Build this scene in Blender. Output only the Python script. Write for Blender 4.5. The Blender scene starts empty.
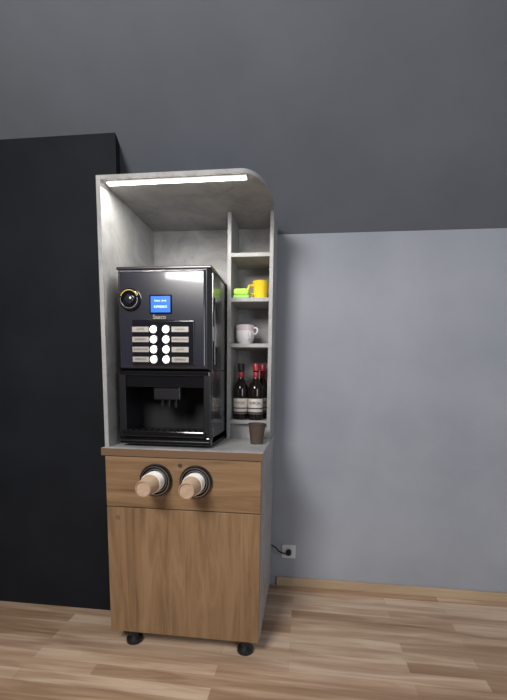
import bpy, bmesh, math, random
from mathutils import Vector, Matrix
random.seed(4)
scene=bpy.context.scene
try: scene.view_settings.view_transform='Standard'
except Exception: pass
W=0.67; F=0.66; HC=0.906; HT=1.972; FH=0.64; B=0.06; HK=1.965; ZB=0.075

# ------------------------------------------------------------ helpers
def mat(name,color=(.5,.5,.5),rough=.5,metal=0,emit=None,es=0,spec=None,trans=0,coat=0):
    m=bpy.data.materials.new(name); m.use_nodes=True
    b=m.node_tree.nodes['Principled BSDF']
    b.inputs['Base Color'].default_value=(*color,1); b.inputs['Roughness'].default_value=rough
    b.inputs['Metallic'].default_value=metal
    if emit: b.inputs['Emission Color'].default_value=(*emit,1); b.inputs['Emission Strength'].default_value=es
    if spec is not None: b.inputs['Specular IOR Level'].default_value=spec
    if trans: b.inputs['Transmission Weight'].default_value=trans
    if coat: b.inputs['Coat Weight'].default_value=coat; b.inputs['Coat Roughness'].default_value=.05
    return m
def nz(m,scale_vec,noise_scale,stops,detail=6,rough=.6,dist=0,bump=0,second=None):
    nt=m.node_tree;N=nt.nodes;L=nt.links;b=N['Principled BSDF']
    tc=N.new('ShaderNodeTexCoord');mp=N.new('ShaderNodeMapping');mp.inputs['Scale'].default_value=scale_vec
    L.new(tc.outputs['Object'],mp.inputs[0])
    n=N.new('ShaderNodeTexNoise');n.inputs['Scale'].default_value=noise_scale;n.inputs['Detail'].default_value=detail
    n.inputs['Roughness'].default_value=rough;n.inputs['Distortion'].default_value=dist
    L.new(mp.outputs[0],n.inputs['Vector'])
    cr=N.new('ShaderNodeValToRGB');e=cr.color_ramp.elements
    e[0].position=stops[0][0];e[0].color=(*stops[0][1],1);e[1].position=stops[-1][0];e[1].color=(*stops[-1][1],1)
    for s in stops[1:-1]:
        q=e.new(s[0]);q.color=(*s[1],1)
    L.new(n.outputs['Fac'],cr.inputs[0]);L.new(cr.outputs[0],b.inputs['Base Color'])
    if bump:
        bp=N.new('ShaderNodeBump');bp.inputs['Strength'].default_value=bump;bp.inputs['Distance'].default_value=.002
        L.new(n.outputs['Fac'],bp.inputs['Height']);L.new(bp.outputs[0],b.inputs['Normal'])
    return m
def link(o,parent=None):
    bpy.context.collection.objects.link(o)
    if parent: o.parent=parent
    return o
def empty(name,loc=(0,0,0)):
    o=bpy.data.objects.new(name,None);o.location=loc;o.empty_display_size=.05
    link(o);bpy.context.view_layer.update();return o
def fin(name,bm,m,parent=None,smooth=False,bevel=0,seg=2):
    me=bpy.data.meshes.new(name);bm.normal_update();bm.to_mesh(me);bm.free()
    o=bpy.data.objects.new(name,me);me.materials.append(m);link(o,parent)
    if smooth:
        for p in me.polygons:p.use_smooth=True
    if bevel:
        md=o.modifiers.new('bevel','BEVEL');md.width=bevel;md.segments=seg;md.limit_method='ANGLE'
    return o
def box(name,a,b,m,parent=None,bevel=0):
    a,b=Vector(a),Vector(b);bm=bmesh.new()
    bmesh.ops.create_cube(bm,size=1)
    for v in bm.verts: v.co=Vector([(a[i]+b[i])/2+v.co[i]*(b[i]-a[i]) for i in range(3)])
    return fin(name,bm,m,parent,bevel=bevel)
def prism(name,pts,axis,a,b,m,parent=None,bevel=0,smooth=False):
    """extrude 2D polygon; axis 0: pts=(y,z); axis1: (x,z); axis2: (x,y)"""
    def mk(p,v):
        return {0:(v,p[0],p[1]),1:(p[0],v,p[1]),2:(p[0],p[1],v)}[axis]
    bm=bmesh.new();A=[bm.verts.new(mk(p,a)) for p in pts];Bv=[bm.verts.new(mk(p,b)) for p in pts]
    n=len(pts);bm.faces.new(A);bm.faces.new(Bv[::-1])
    for i in range(n): bm.faces.new([A[i],Bv[i],Bv[(i+1)%n],A[(i+1)%n]])
    bmesh.ops.recalc_face_normals(bm,faces=bm.faces)
    return fin(name,bm,m,parent,bevel=bevel,smooth=smooth)
def lathe(name,prof,origin,m,parent=None,axis='Z',n=40,smooth=True,arc=None):
    bm=bmesh.new();rings=[];full=arc is None
    a0,a1=(0,2*math.pi) if full else arc
    cnt=n if full else n+1
    for r,h in prof:
        ring=[]
        for i in range(cnt):
            t=a0+(a1-a0)*i/n;x,y=r*math.cos(t),r*math.sin(t)
            co=(x,y,h) if axis=='Z' else (x,-h,y)
            ring.append(bm.verts.new(Vector(co)+Vector(origin)))
        rings.append(ring)
    for j in range(len(rings)-1):
        for i in range(n):
            k=(i+1)%n if full else i+1
            bm.faces.new([rings[j][i],rings[j][k],rings[j+1][k],rings[j+1][i]])
    bmesh.ops.remove_doubles(bm,verts=bm.verts,dist=1e-6)
    bmesh.ops.recalc_face_normals(bm,faces=bm.faces)
    o=fin(name,bm,m,parent,smooth=smooth)
    if smooth:
        md=o.modifiers.new('es','EDGE_SPLIT');md.split_angle=math.radians(40)
    return o
def curve(name,pts,r,m,parent=None,cyc=False):
    cu=bpy.data.curves.new(name,'CURVE');cu.dimensions='3D';cu.bevel_depth=r;cu.bevel_resolution=4
    s=cu.splines.new('BEZIER');s.bezier_points.add(len(pts)-1);s.use_cyclic_u=cyc
    for p,q in zip(s.bezier_points,pts):
        p.co=q;p.handle_left_type=p.handle_right_type='AUTO'
    cu.materials.append(m);o=bpy.data.objects.new(name,cu);return link(o,parent)
def text(name,s,loc,size,m,parent=None,align='CENTER'):
    cu=bpy.data.curves.new(name,'FONT');cu.body=s;cu.size=size;cu.align_x=align;cu.align_y='CENTER';cu.extrude=.0003
    cu.materials.append(m);o=bpy.data.objects.new(name,cu);o.location=loc;o.rotation_euler=(math.pi/2,0,0)
    return link(o,parent)

# ------------------------------------------------------------ materials
wallm=nz(mat('wall_paint',rough=.7),(1,1,1),1.6,[(.3,(.30,.322,.372)),(.7,(.385,.408,.46))],bump=.15)
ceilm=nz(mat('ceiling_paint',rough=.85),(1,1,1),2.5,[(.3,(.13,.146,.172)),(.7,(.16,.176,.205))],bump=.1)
darkm=nz(mat('dark_paint',rough=.7,spec=.2),(1,1,1),3,[(.3,(.008,.0095,.013)),(.7,(.013,.0155,.021))])
conc=nz(mat('concrete_laminate',rough=.55),(1,1,1),6,[(.3,(.24,.24,.243)),(.45,(.33,.33,.33)),(.56,(.39,.388,.383)),(.72,(.46,.457,.448))],detail=12,rough=.72,dist=.8,bump=.05)
def oak(name,scl):
    return nz(mat(name,rough=.45),scl,3.2,[(.28,(.155,.088,.043)),(.42,(.22,.130,.066)),(.55,(.275,.168,.088)),(.72,(.345,.22,.122))],detail=9,rough=.62,dist=1.2,bump=.12)
oakv=oak('oak_vertical',(6,6,.55)); oakh=oak('oak_horizontal',(.6,6,7))
edge=mat('counter_edge_brown',(.18,.105,.058),.5)
blk=mat('black_gloss',(.008,.008,.010),.10,coat=.5)
blkm=mat('black_satin',(.012,.012,.015),.32)
sidem=mat('graphite_side',(.03,.03,.034),.28,coat=.4)
blkd=mat('black_deep',(.004,.004,.005),.6)
panelm=mat('graphite_panel',(.026,.027,.04),.2,coat=.6)
keym=mat('keypad_panel',(.012,.012,.017),.12,coat=.4)
chrome=mat('chrome',(.6,.6,.62),.2,1)
steel=mat('brushed_steel',(.45,.45,.46),.32,1)
silver=mat('silver_label',(.45,.42,.38),.4,.3)
ledw=mat('button_light',(1,1,1),.4,emit=(.93,.97,1),es=2.0)
lcd=mat('lcd_blue',(.02,.08,.4),.2,emit=(.03,.20,.82),es=.95)
lcdt=mat('lcd_text',(.8,.9,1),.3,emit=(.6,.85,1),es=1.1)
yel=mat('yellow_plastic',(.85,.62,.03),.35)
grn=mat('green_plastic',(.25,.65,.08),.35)
whitep=mat('white_plastic',(.74,.73,.74),.35)
pink=mat('pale_porcelain',(.64,.55,.58),.25)
kraft=nz(mat('kraft_paper',rough=.8),(8,8,8),12,[(.3,(.44,.31,.21)),(.7,(.55,.40,.28))])
kraftl=mat('cup_paper_rim',(.82,.79,.74),.6)
cupw=mat('white_cup_paper',(.74,.71,.67),.6)
cupb=nz(mat('brown_cup_paper',rough=.8),(8,8,8),12,[(.3,(.06,.043,.033)),(.7,(.095,.068,.05))])
glassd=mat('dark_syrup_glass',(.012,.007,.006),.08)
redc=mat('red_cap',(.30,.02,.03),.35)
labw=mat('label_cream',(.60,.56,.51),.6)
labt=mat('label_ink',(.06,.04,.05),.6)
sock=mat('socket_white',(.74,.74,.76),.35)
cable=mat('cable_black',(.01,.01,.012),.45)
base=nz(mat('baseboard_wood',rough=.45),(1,6,6),2,[(.3,(.42,.29,.18)),(.7,(.55,.41,.27))],detail=5,dist=.6)
ledstrip=mat('led_strip_glow',(1,1,1),.4,emit=(1,.96,.9),es=16)

# floor laminate
fl=mat('laminate_floor',rough=.24);nt=fl.node_tree;N=nt.nodes;L=nt.links;bs=N['Principled BSDF']
tc=N.new('ShaderNodeTexCoord')
br=N.new('ShaderNodeTexBrick');br.inputs['Scale'].default_value=1;br.inputs['Brick Width'].default_value=.8;br.inputs['Row Height'].default_value=.065
br.inputs['Mortar Size'].default_value=.0010;br.inputs['Mortar Smooth'].default_value=.3;br.offset=.37;br.inputs['Bias'].default_value=0
br.inputs['Color1'].default_value=(0,0,0,1);br.inputs['Color2'].default_value=(1,1,1,1);br.inputs['Mortar'].default_value=(.3,.3,.3,1)
L.new(tc.outputs['Object'],br.inputs['Vector'])
mp=N.new('ShaderNodeMapping');mp.inputs['Scale'].default_value=(.9,10,1);L.new(tc.outputs['Object'],mp.inputs[0])
n=N.new('ShaderNodeTexNoise');n.inputs['Scale'].default_value=2.2;n.inputs['Detail'].default_value=8;n.inputs['Distortion'].default_value=.8;L.new(mp.outputs[0],n.inputs['Vector'])
mx=N.new('ShaderNodeMath');mx.operation='MULTIPLY_ADD';mx.inputs[1].default_value=.32;L.new(br.outputs['Color'],mx.inputs[0])
m2=N.new('ShaderNodeMath');m2.operation='MULTIPLY';m2.inputs[1].default_value=.8;L.new(n.outputs['Fac'],m2.inputs[0]);L.new(m2.outputs[0],mx.inputs[2])
cr=N.new('ShaderNodeValToRGB');e=cr.color_ramp.elements;e[0].position=.2;e[0].color=(.26,.15,.09,1);e[1].position=.76;e[1].color=(.70,.53,.39,1)
q=e.new(.42);q.color=(.38,.24,.148,1);q=e.new(.58);q.color=(.52,.355,.24,1)
L.new(mx.outputs[0],cr.inputs[0]);L.new(cr.outputs[0],bs.inputs['Base Color'])

# ------------------------------------------------------------ room
XL,XR,YB=-1.7,2.7,-4.2
SL=math.tan(math.radians(38)); HZ=2.75; yk=-(HZ-HK)/SL
box('floor',(XL,YB,-.05),(XR,.05,0),fl)
box('wall_back',(XL,0,0),(XR,.1,HK+.05),wallm)
box('wall_right',(XR,YB,0),(XR+.1,.1,HZ+.1),wallm)
box('wall_left',(XL-.1,YB,0),(XL,.1,HZ+.1),darkm)
box('wall_front',(XL,YB-.1,0),(XR,YB,HZ+.1),wallm)
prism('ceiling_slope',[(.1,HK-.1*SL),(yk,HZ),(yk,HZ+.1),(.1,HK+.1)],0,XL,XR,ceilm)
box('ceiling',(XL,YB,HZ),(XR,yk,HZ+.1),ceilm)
prism('wall_dark_partition',[(-.40,0),(-.36,0),(-.36,HK+.36*SL),(-.40,HK+.40*SL)],0,XL,-.035,darkm)
box('baseboard_back',(W+.03,-.016,0),(XR,0,.052),base,bevel=.003)

# ------------------------------------------------------------ cabinet
cab=empty('coffee_station_cabinet')
t=.018
box('side_panel_left',(0,-F+.02,ZB),(t,-B,HC-.03),conc,cab,.001)
box('side_panel_right',(W-t,-F+.02,ZB),(W,-B,HC-.03),conc,cab,.001)
box('bottom_panel',(t,-F+.02,ZB),(W-t,-B,ZB+t),conc,cab)
box('back_panel_lower',(t,-B-.01,ZB+t),(W-t,-B,HC-.03),conc,cab)
box('counter_top',(-.012,-F-.004,HC-.03),(W+.004,-B,HC),conc,cab,.001)
box('counter_front_edge',(-.012,-F-.006,HC-.032),(W+.004,-F-.0035,HC-.001),edge,cab)
DZ=.650
box('drawer_front',(.002,-F,DZ+.002),(W-.002,-F+.019,HC-.036),oakh,cab,.0015)
box('door_front',(.002,-F,ZB),(W-.002,-F+.019,DZ-.002),oakv,cab,.0015)
for i,(x,y) in enumerate([(.09,-.61),(W-.065,-.61),(.09,-.12),(W-.065,-.12)]):
    lathe('foot_%d'%i,[(0,0),(.036,0),(.038,.006),(.036,.018),(.02,.03),(.02,ZB),(0,ZB)],(x,y,0),blkm,cab)
for i,(x,z) in enumerate([(.330,.842),(.052,.605)]):
    lathe('lock_%d'%i,[(0,.004),(.008,.004),(.0095,.002),(.0095,-.002)],(x,-F,z),chrome,cab,axis='-Y')
# hutch
box('hutch_side_left',(-.008,-FH,HC),(t-.008,-B,HT),conc,cab,.001)
YC=-.29; XD=.452
box('hutch_side_right',(W-t,YC,HC),(W,-B,HT),conc,cab,.001)
box('hutch_back',(t-.008,-B-.012,HC),(W-t,-B,HT),conc,cab)
plan=[(-.008,-B),(-.008,-FH),(W-.10,-FH)]
for i in range(1,13):
    a=i/12*math.pi/2
    plan.append((W-.10+.10*math.sin(a),-FH+.24*(1-math.cos(a))))
plan.append((W,-B))
prism('hutch_top',plan,2,HT,HT+.016,conc,cab,.001)
box('column_divider',(XD,YC,HC),(XD+t,-B-.012,HT),conc,cab,.001)
SH=[1.0,1.372,1.586,1.79]
for i,z in enumerate(SH):
    box('column_shelf_%d'%i,(XD+t,YC,z-t),(W-t,-B-.012,z),conc,cab,.001)
box('column_kick',(XD+t,YC+.03,HC),(W-t,YC+.045,SH[0]-t),conc,cab)
# LED strip
led=empty('led_strip_light')
box('housing',(.03,-FH+.012,HT-.008),(W-.080,-FH+.032,HT),whitep,led,.001)
box('diffuser',(.032,-FH+.013,HT-.012),(W-.082,-FH+.031,HT-.0075),ledstrip,led,.001)

# ------------------------------------------------------------ cup dispensers
for i,x in enumerate((.226,.398)):
    d=empty('cup_dispenser');z=.776
    lathe('flange',[(.052,.001),(.052,.012),(.057,.018),(.066,.016),(.070,.008),(.070,.0005),(.052,.0005)],(x,-F,z),blk,d,'-Y',56)
    lathe('steel_bezel',[(.0575,.0178),(.0580,.0192),(.0615,.0189),(.0620,.0168)],(x,-F,z),steel,d,'-Y',56)
    lathe('tube_wall',[(.0525,.010),(.0515,.010),(.051,-.0),(0,.0005)],(x,-F,z),blkd,d,'-Y',48)
    lathe('chrome_ring',[(.051,.0),(.051,.016),(.047,.016),(.047,.0)],(x,-F,z),steel,d,'-Y',48)
    lathe('cup_stack_inner',[(.0,.001),(.040,.002),(.0385,.03),(.036,.055)],(x,-F,z),cupw,d,'-Y',48)
    for j in range(5):
        h=.022+.011*j
        lathe('cup_rim_%d'%j,[(.0385,h-.003),(.0415,h-.002),(.0425,h),(.0415,h+.002),(.0385,h+.003)],(x,-F,z),kraftl,d,'-Y',48)
    lathe('cup_body',[(.040,.066),(.0395,.068),(.031,.142),(.0305,.144),(.029,.144),(.0285,.138),(0,.138)],(x,-F,z),kraft,d,'-Y',48)

# ------------------------------------------------------------ coffee machine
M=empty('coffee_machine')
xs=.046;x0,x1=.06,.445;y0,y1=-.575,-.13;z0=HC+.012;z1=HC+.742
for i,(x,y) in enumerate([(x0+.04,y0+.04),(x1-.04,y0+.04),(x0+.04,y1-.04),(x1-.04,y1-.04)]):
    lathe('rubber_foot_%d'%i,[(0,0),(.016,0),(.018,.013),(0,.013)],(x,y,HC),blkd,M)
ZN=z0+.320   # top of dispensing niche
box('body_upper',(xs,y0,ZN),(x1,y1,z1-.005),sidem,M,.006)
box('body_side_left',(xs,y0,z0),(xs+.022,y1,ZN),blkm,M,.002)
box('body_side_right',(x1-.022,y0,z0),(x1,y1,ZN),sidem,M,.002)
box('body_back',(xs+.022,y0+.17,z0),(x1-.022,y1,ZN),blkd,M)
box('base_tray',(xs,y0-.035,z0),(x1,y1,z0+.035),blk,M,.005)
box('top_lid',(xs-.003,y0-.02,z1-.006),(x1+.003,y1,z1+.006),sidem,M,.004)
def frustum(name,xa,xb,za,zb,ya,yb,ins,m,topins=None):
    bm=bmesh.new();ti=ins if topins is None else topins
    A=[bm.verts.new(c) for c in [(xa,ya,za),(xb,ya,za),(xb,ya,zb),(xa,ya,zb)]]
    C=[bm.verts.new(c) for c in [(xa+ins,yb,za+ins),(xb-ins,yb,za+ins),(xb-ins,yb,zb-ti),(xa+ins,yb,zb-ti)]]
    bm.faces.new(A);bm.faces.new(C)
    for i in range(4): bm.faces.new([A[i],A[(i+1)%4],C[(i+1)%4],C[i]])
    bmesh.ops.recalc_face_normals(bm,faces=bm.faces)
    return fin(name,bm,m,M,bevel=.002)
yf=y0-.035
frustum('door_surround',xs,x1,ZN-.01,z1-.004,y0,yf,.012,blkm)
frustum('door_panel',xs+.014,x1-.014,ZN+.004,z1-.012,yf+.001,yf-.006,.010,panelm)
frustum('keypad',x0+.055,x1-.06,ZN+.010,ZN+.20,yf-.005,yf-.0105,.006,keym)
yp=yf-.006
kx,kz=x0+.052,z0+.600
lathe('reader_ring',[(.045,0),(.045,.008),(.040,.014),(.033,.014),(.031,.006),(0,.006)],(kx,yp,kz),blk,M,'-Y',48)
lathe('reader_yellow_arc',[(.0375,.0135),(.0375,.0155),(.0345,.0155),(.0345,.0135)],(kx,yp,kz),yel,M,'-Y',32,arc=(math.radians(20),math.radians(160)))
lathe('reader_silver_arc',[(.0375,.0135),(.0375,.0155),(.0345,.0155),(.0345,.0135)],(kx,yp,kz),chrome,M,'-Y',32,arc=(math.radians(170),math.radians(370)))
lathe('reader_core',[(.018,.006),(.018,.014),(.014,.017),(0,.017)],(kx,yp,kz),panelm,M,'-Y',32)
dx0,dx1,dz0,dz1=x0+.140,x0+.222,z0+.548,z0+.612
box('display_frame',(dx0-.006,yp-.003,dz0-.006),(dx1+.006,yp,dz1+.006),blk,M,.001)
box('display_screen',(dx0,yp-.004,dz0),(dx1,yp-.0025,dz1),lcd,M)
text('display_text_a','Select  drink',((dx0+dx1)/2,yp-.0045,dz1-.018),.010,lcdt,M)
text('display_text_b','ESPRESSO',((dx0+dx1)/2,yp-.0045,dz0+.022),.013,lcdt,M)
text('brand_text','Saeco',(x0+.175,yp-.0015,z0+.530),.024,labw,M)
for r in range(4):
    z=z0+.480-.0405*r
    for s,bx,lx in ((0,x0+.150,x0+.094),(1,x0+.203,x0+.262)):
        lathe('button_ring_%d_%d'%(r,s),[(.0178,0),(.0178,.004),(.0150,.005),(.0150,.002)],(bx,yp-.0045,z),chrome,M,'-Y',32)
        lathe('button_light_%d_%d'%(r,s),[(.0150,.002),(.0140,.005),(0,.0055)],(bx,yp-.0045,z),ledw,M,'-Y',32)
        box('drink_label_%d_%d'%(r,s),(lx-.036,yp-.0062,z-.011),(lx+.036,yp-.0042,z+.011),silver,M,.001)
        text('drink_text_%d_%d'%(r,s),random.choice(['ESPRESSO','LATTE','CACAO','AMERICANO','MOCCA']),(lx,yp-.0066,z),.011,labt,M)
box('niche_lintel',(xs+.004,yf+.004,ZN-.028),(x1-.004,y0+.06,ZN-.008),blk,M,.003)
box('niche_jamb_left',(xs,y0-.03,z0+.03),(xs+.03,y0,ZN-.01),blkm,M,.003)
box('niche_jamb_right',(x1-.03,y0-.03,z0+.03),(x1,y0,ZN-.01),blkm,M,.003)
box('niche_visor',(xs+.03,y0-.022,ZN-.075),(x1-.03,y0-.018,ZN-.025),blk,M,.002)
box('nozzle_block',(x0+.13,y0-.01,ZN-.13),(x0+.25,y0+.08,ZN-.028),blkm,M,.006)
for i in range(3):
    lathe('nozzle_%d'%i,[(.006,0),(.009,.03),(.009,.05),(0,.05)],(x0+.16+.03*i,y0+.02,ZN-.165),blkm,M,n=20)
box('niche_floor',(xs+.022,y0,z0+.035),(x1-.022,y0+.17,z0+.05),blkm,M)
box('drip_tray',(xs+.02,y0-.055,z0+.035),(x1-.02,y0+.005,z0+.062),blk,M,.006)
for i in range(12):
    xx=x0+.034+i*.0275
    box('tray_slat_%d'%i,(xx,y0-.048,z0+.0615),(xx+.012,y0,z0+.0645),blkm,M)
box('tray_lip',(xs+.003,y0-.045,z0+.012),(x1-.003,y0-.034,z0+.018),blkm,M,.001)
box('side_latch',(x1,y0+.03,z0+.34),(x1+.006,y0+.06,z0+.62),blk,M,.002)
box('side_sticker',(x1,y0+.01,z0+.44),(x1+.0012,y0+.035,z0+.50),sock,M)
box('side_seam',(x1-.001,y0+.004,z0+.02),(x1+.0015,y0+.007,z1-.02),chrome,M)

# ------------------------------------------------------------ shelf contents
def bottle(x,y,cap,s=1.0):
    b=empty('syrup_bottle');z=SH[0]
    lathe('glass_body',[(r*s,h*s) for r,h in [(0,0),(.034,0),(.037,.004),(.037,.150),(.034,.168),(.022,.190),(.0145,.205),(.0135,.245),(.0155,.248),(.0155,.256),(0,.256)]],(x,y,z),glassd,b)
    lathe('cap',[(r*s,h*s) for r,h in [(.0165,.243),(.0168,.275),(.0155,.278),(0,.278)]],(x,y,z),cap,b,n=24)
    lathe('label',[(r*s,h*s) for r,h in [(.0372,.03),(.0377,.031),(.0377,.105),(.0372,.106)]],(x,y,z),labw,b)
    lathe('label_band',[(r*s,h*s) for r,h in [(.0378,.055),(.0381,.056),(.0381,.060),(.0378,.061)]],(x,y,z),labt,b)
    lathe('label_band_low',[(r*s,h*s) for r,h in [(.0378,.031),(.0381,.032),(.0381,.040),(.0378,.041)]],(x,y,z),labt,b)
    text('label_text','SYROP',(x,y-.0385*s,z+.084*s),.018,labt,b)
    lathe('neck_label',[(r*s,h*s) for r,h in [(.0142,.208),(.0146,.209),(.0142,.235),(.0138,.236)]],(x,y,z),redc,b,n=24)
bottle(.514,-.235,blkd); bottle(.590,-.242,redc); bottle(.612,-.135,redc)
# stacked porcelain cups
z=SH[1]
for k in range(2):
    mg=empty('espresso_cup');zz=z+k*.028
    lathe('bowl',[(0,.003),(.026,.003),(.028,0),(.030,0),(.031,.004),(.040,.018),(.045,.040),(.046,.066),(.044,.066),(.043,.042),(.037,.022),(0,.010)],(.53,-.215,zz),pink if k else whitep,mg)
    a=math.radians(-60+50*k);hx,hy=math.cos(a),math.sin(a)
    curve('handle',[(.53+r*hx,-.215+r*hy,zz+h) for r,h in [(.043,.054),(.060,.050),(.058,.028),(.041,.024)]],.004,whitep,mg)
z=SH[2]
yc=empty('yellow_cup')
lathe('cup_wall',[(0,.002),(.032,0),(.035,.002),(.041,.088),(.043,.091),(.041,.092),(.039,.087),(.033,.006),(0,.006)],(.602,-.20,z),yel,yc)
curve('handle',[(.566,-.22,z+.07),(.548,-.232,z+.064),(.55,-.232,z+.034),(.569,-.218,z+.028)],.005,yel,yc)
gc=empty('green_sponge_scrubber')
lime=mat('lime_sponge',(.45,.75,.10),.8)
box('scrub_pad',(.478,-.282,z),(.556,-.236,z+.014),grn,gc,.004)
box('sponge_block',(.480,-.280,z+.014),(.553,-.238,z+.046),lime,gc,.008)
# paper cup on the counter
pc=empty('paper_cup')
lathe('cup_wall',[(0,.004),(.027,.004),(.0275,0),(.029,0),(.039,.090),(.0405,.091),(.0412,.093),(.0405,.095),(.0385,.094),(.0285,.006),(0,.006)],(.620,-.42,HC),cupb,pc)

# ------------------------------------------------------------ socket and cable
s=empty('wall_socket')
box('plate',(.728,-.010,.170),(.808,0,.250),sock,s,.004)
lathe('recess',[(.028,.0105),(.028,.013),(.025,.013),(.024,.004),(0,.004)],(.768,0,.210),sock,s,'-Y')
lathe('plug',[(.0,.040),(.012,.040),(.016,.032),(.016,.004)],(.768,0,.210),cable,s,'-Y')
curve('power_cable',[(.768,-.04,.210),(.755,-.055,.216),(.72,-.06,.228),(.69,-.045,.248),(.64,-.04,.272)],.004,cable,s)

# ------------------------------------------------------------ lights
def area(name,loc,target,size,power,col,sy=None):
    l=bpy.data.lights.new(name,'AREA');l.energy=power;l.color=col;l.size=size
    if sy: l.shape='RECTANGLE';l.size_y=sy
    o=bpy.data.objects.new(name,l);o.location=loc
    o.rotation_euler=(Vector(target)-Vector(loc)).to_track_quat('-Z','Y').to_euler();link(o);return o
area('ceiling_lamp',(-.1,-2.9,2.5),(1.1,-.3,.6),.8,72,(1,.97,.94))
area('window_daylight',(2.5,-3.2,1.5),(1.0,-.5,.5),1.1,27,(.88,.94,1))
area('led_strip_lamp',(W/2-.02,-FH+.03,HT-.02),(W/2-.02,-FH+.14,1.0),W-.1,3.6,(1,.96,.9),.012)
w=bpy.data.worlds.new('world');scene.world=w;w.use_nodes=True
w.node_tree.nodes['Background'].inputs[0].default_value=(.5,.55,.65,1);w.node_tree.nodes['Background'].inputs[1].default_value=.3

# ------------------------------------------------------------ camera
yaw,pitch,roll=[math.radians(v) for v in (6.8753,7.417,.8374)];f=401.32
fw=Vector((-math.sin(yaw)*math.cos(pitch),math.cos(yaw)*math.cos(pitch),-math.sin(pitch)))
rt=Vector((math.cos(yaw),math.sin(yaw),0));up=rt.cross(fw)
rt2=rt*math.cos(roll)+up*math.sin(roll);up2=rt2.cross(fw)
R=Matrix((rt2,up2,-fw)).transposed()
cd=bpy.data.cameras.new('camera');co=bpy.data.objects.new('camera',cd);link(co)
C=Vector((.8356,-2.2441,1.1993))
co.matrix_world=Matrix.Translation(C)@R.to_4x4()
cd.sensor_fit='HORIZONTAL';cd.sensor_width=36;cd.lens=f*36/507;cd.clip_start=.02
cd.shift_x=-(256-253.5)/507;cd.shift_y=(432-350)/507
scene.camera=co
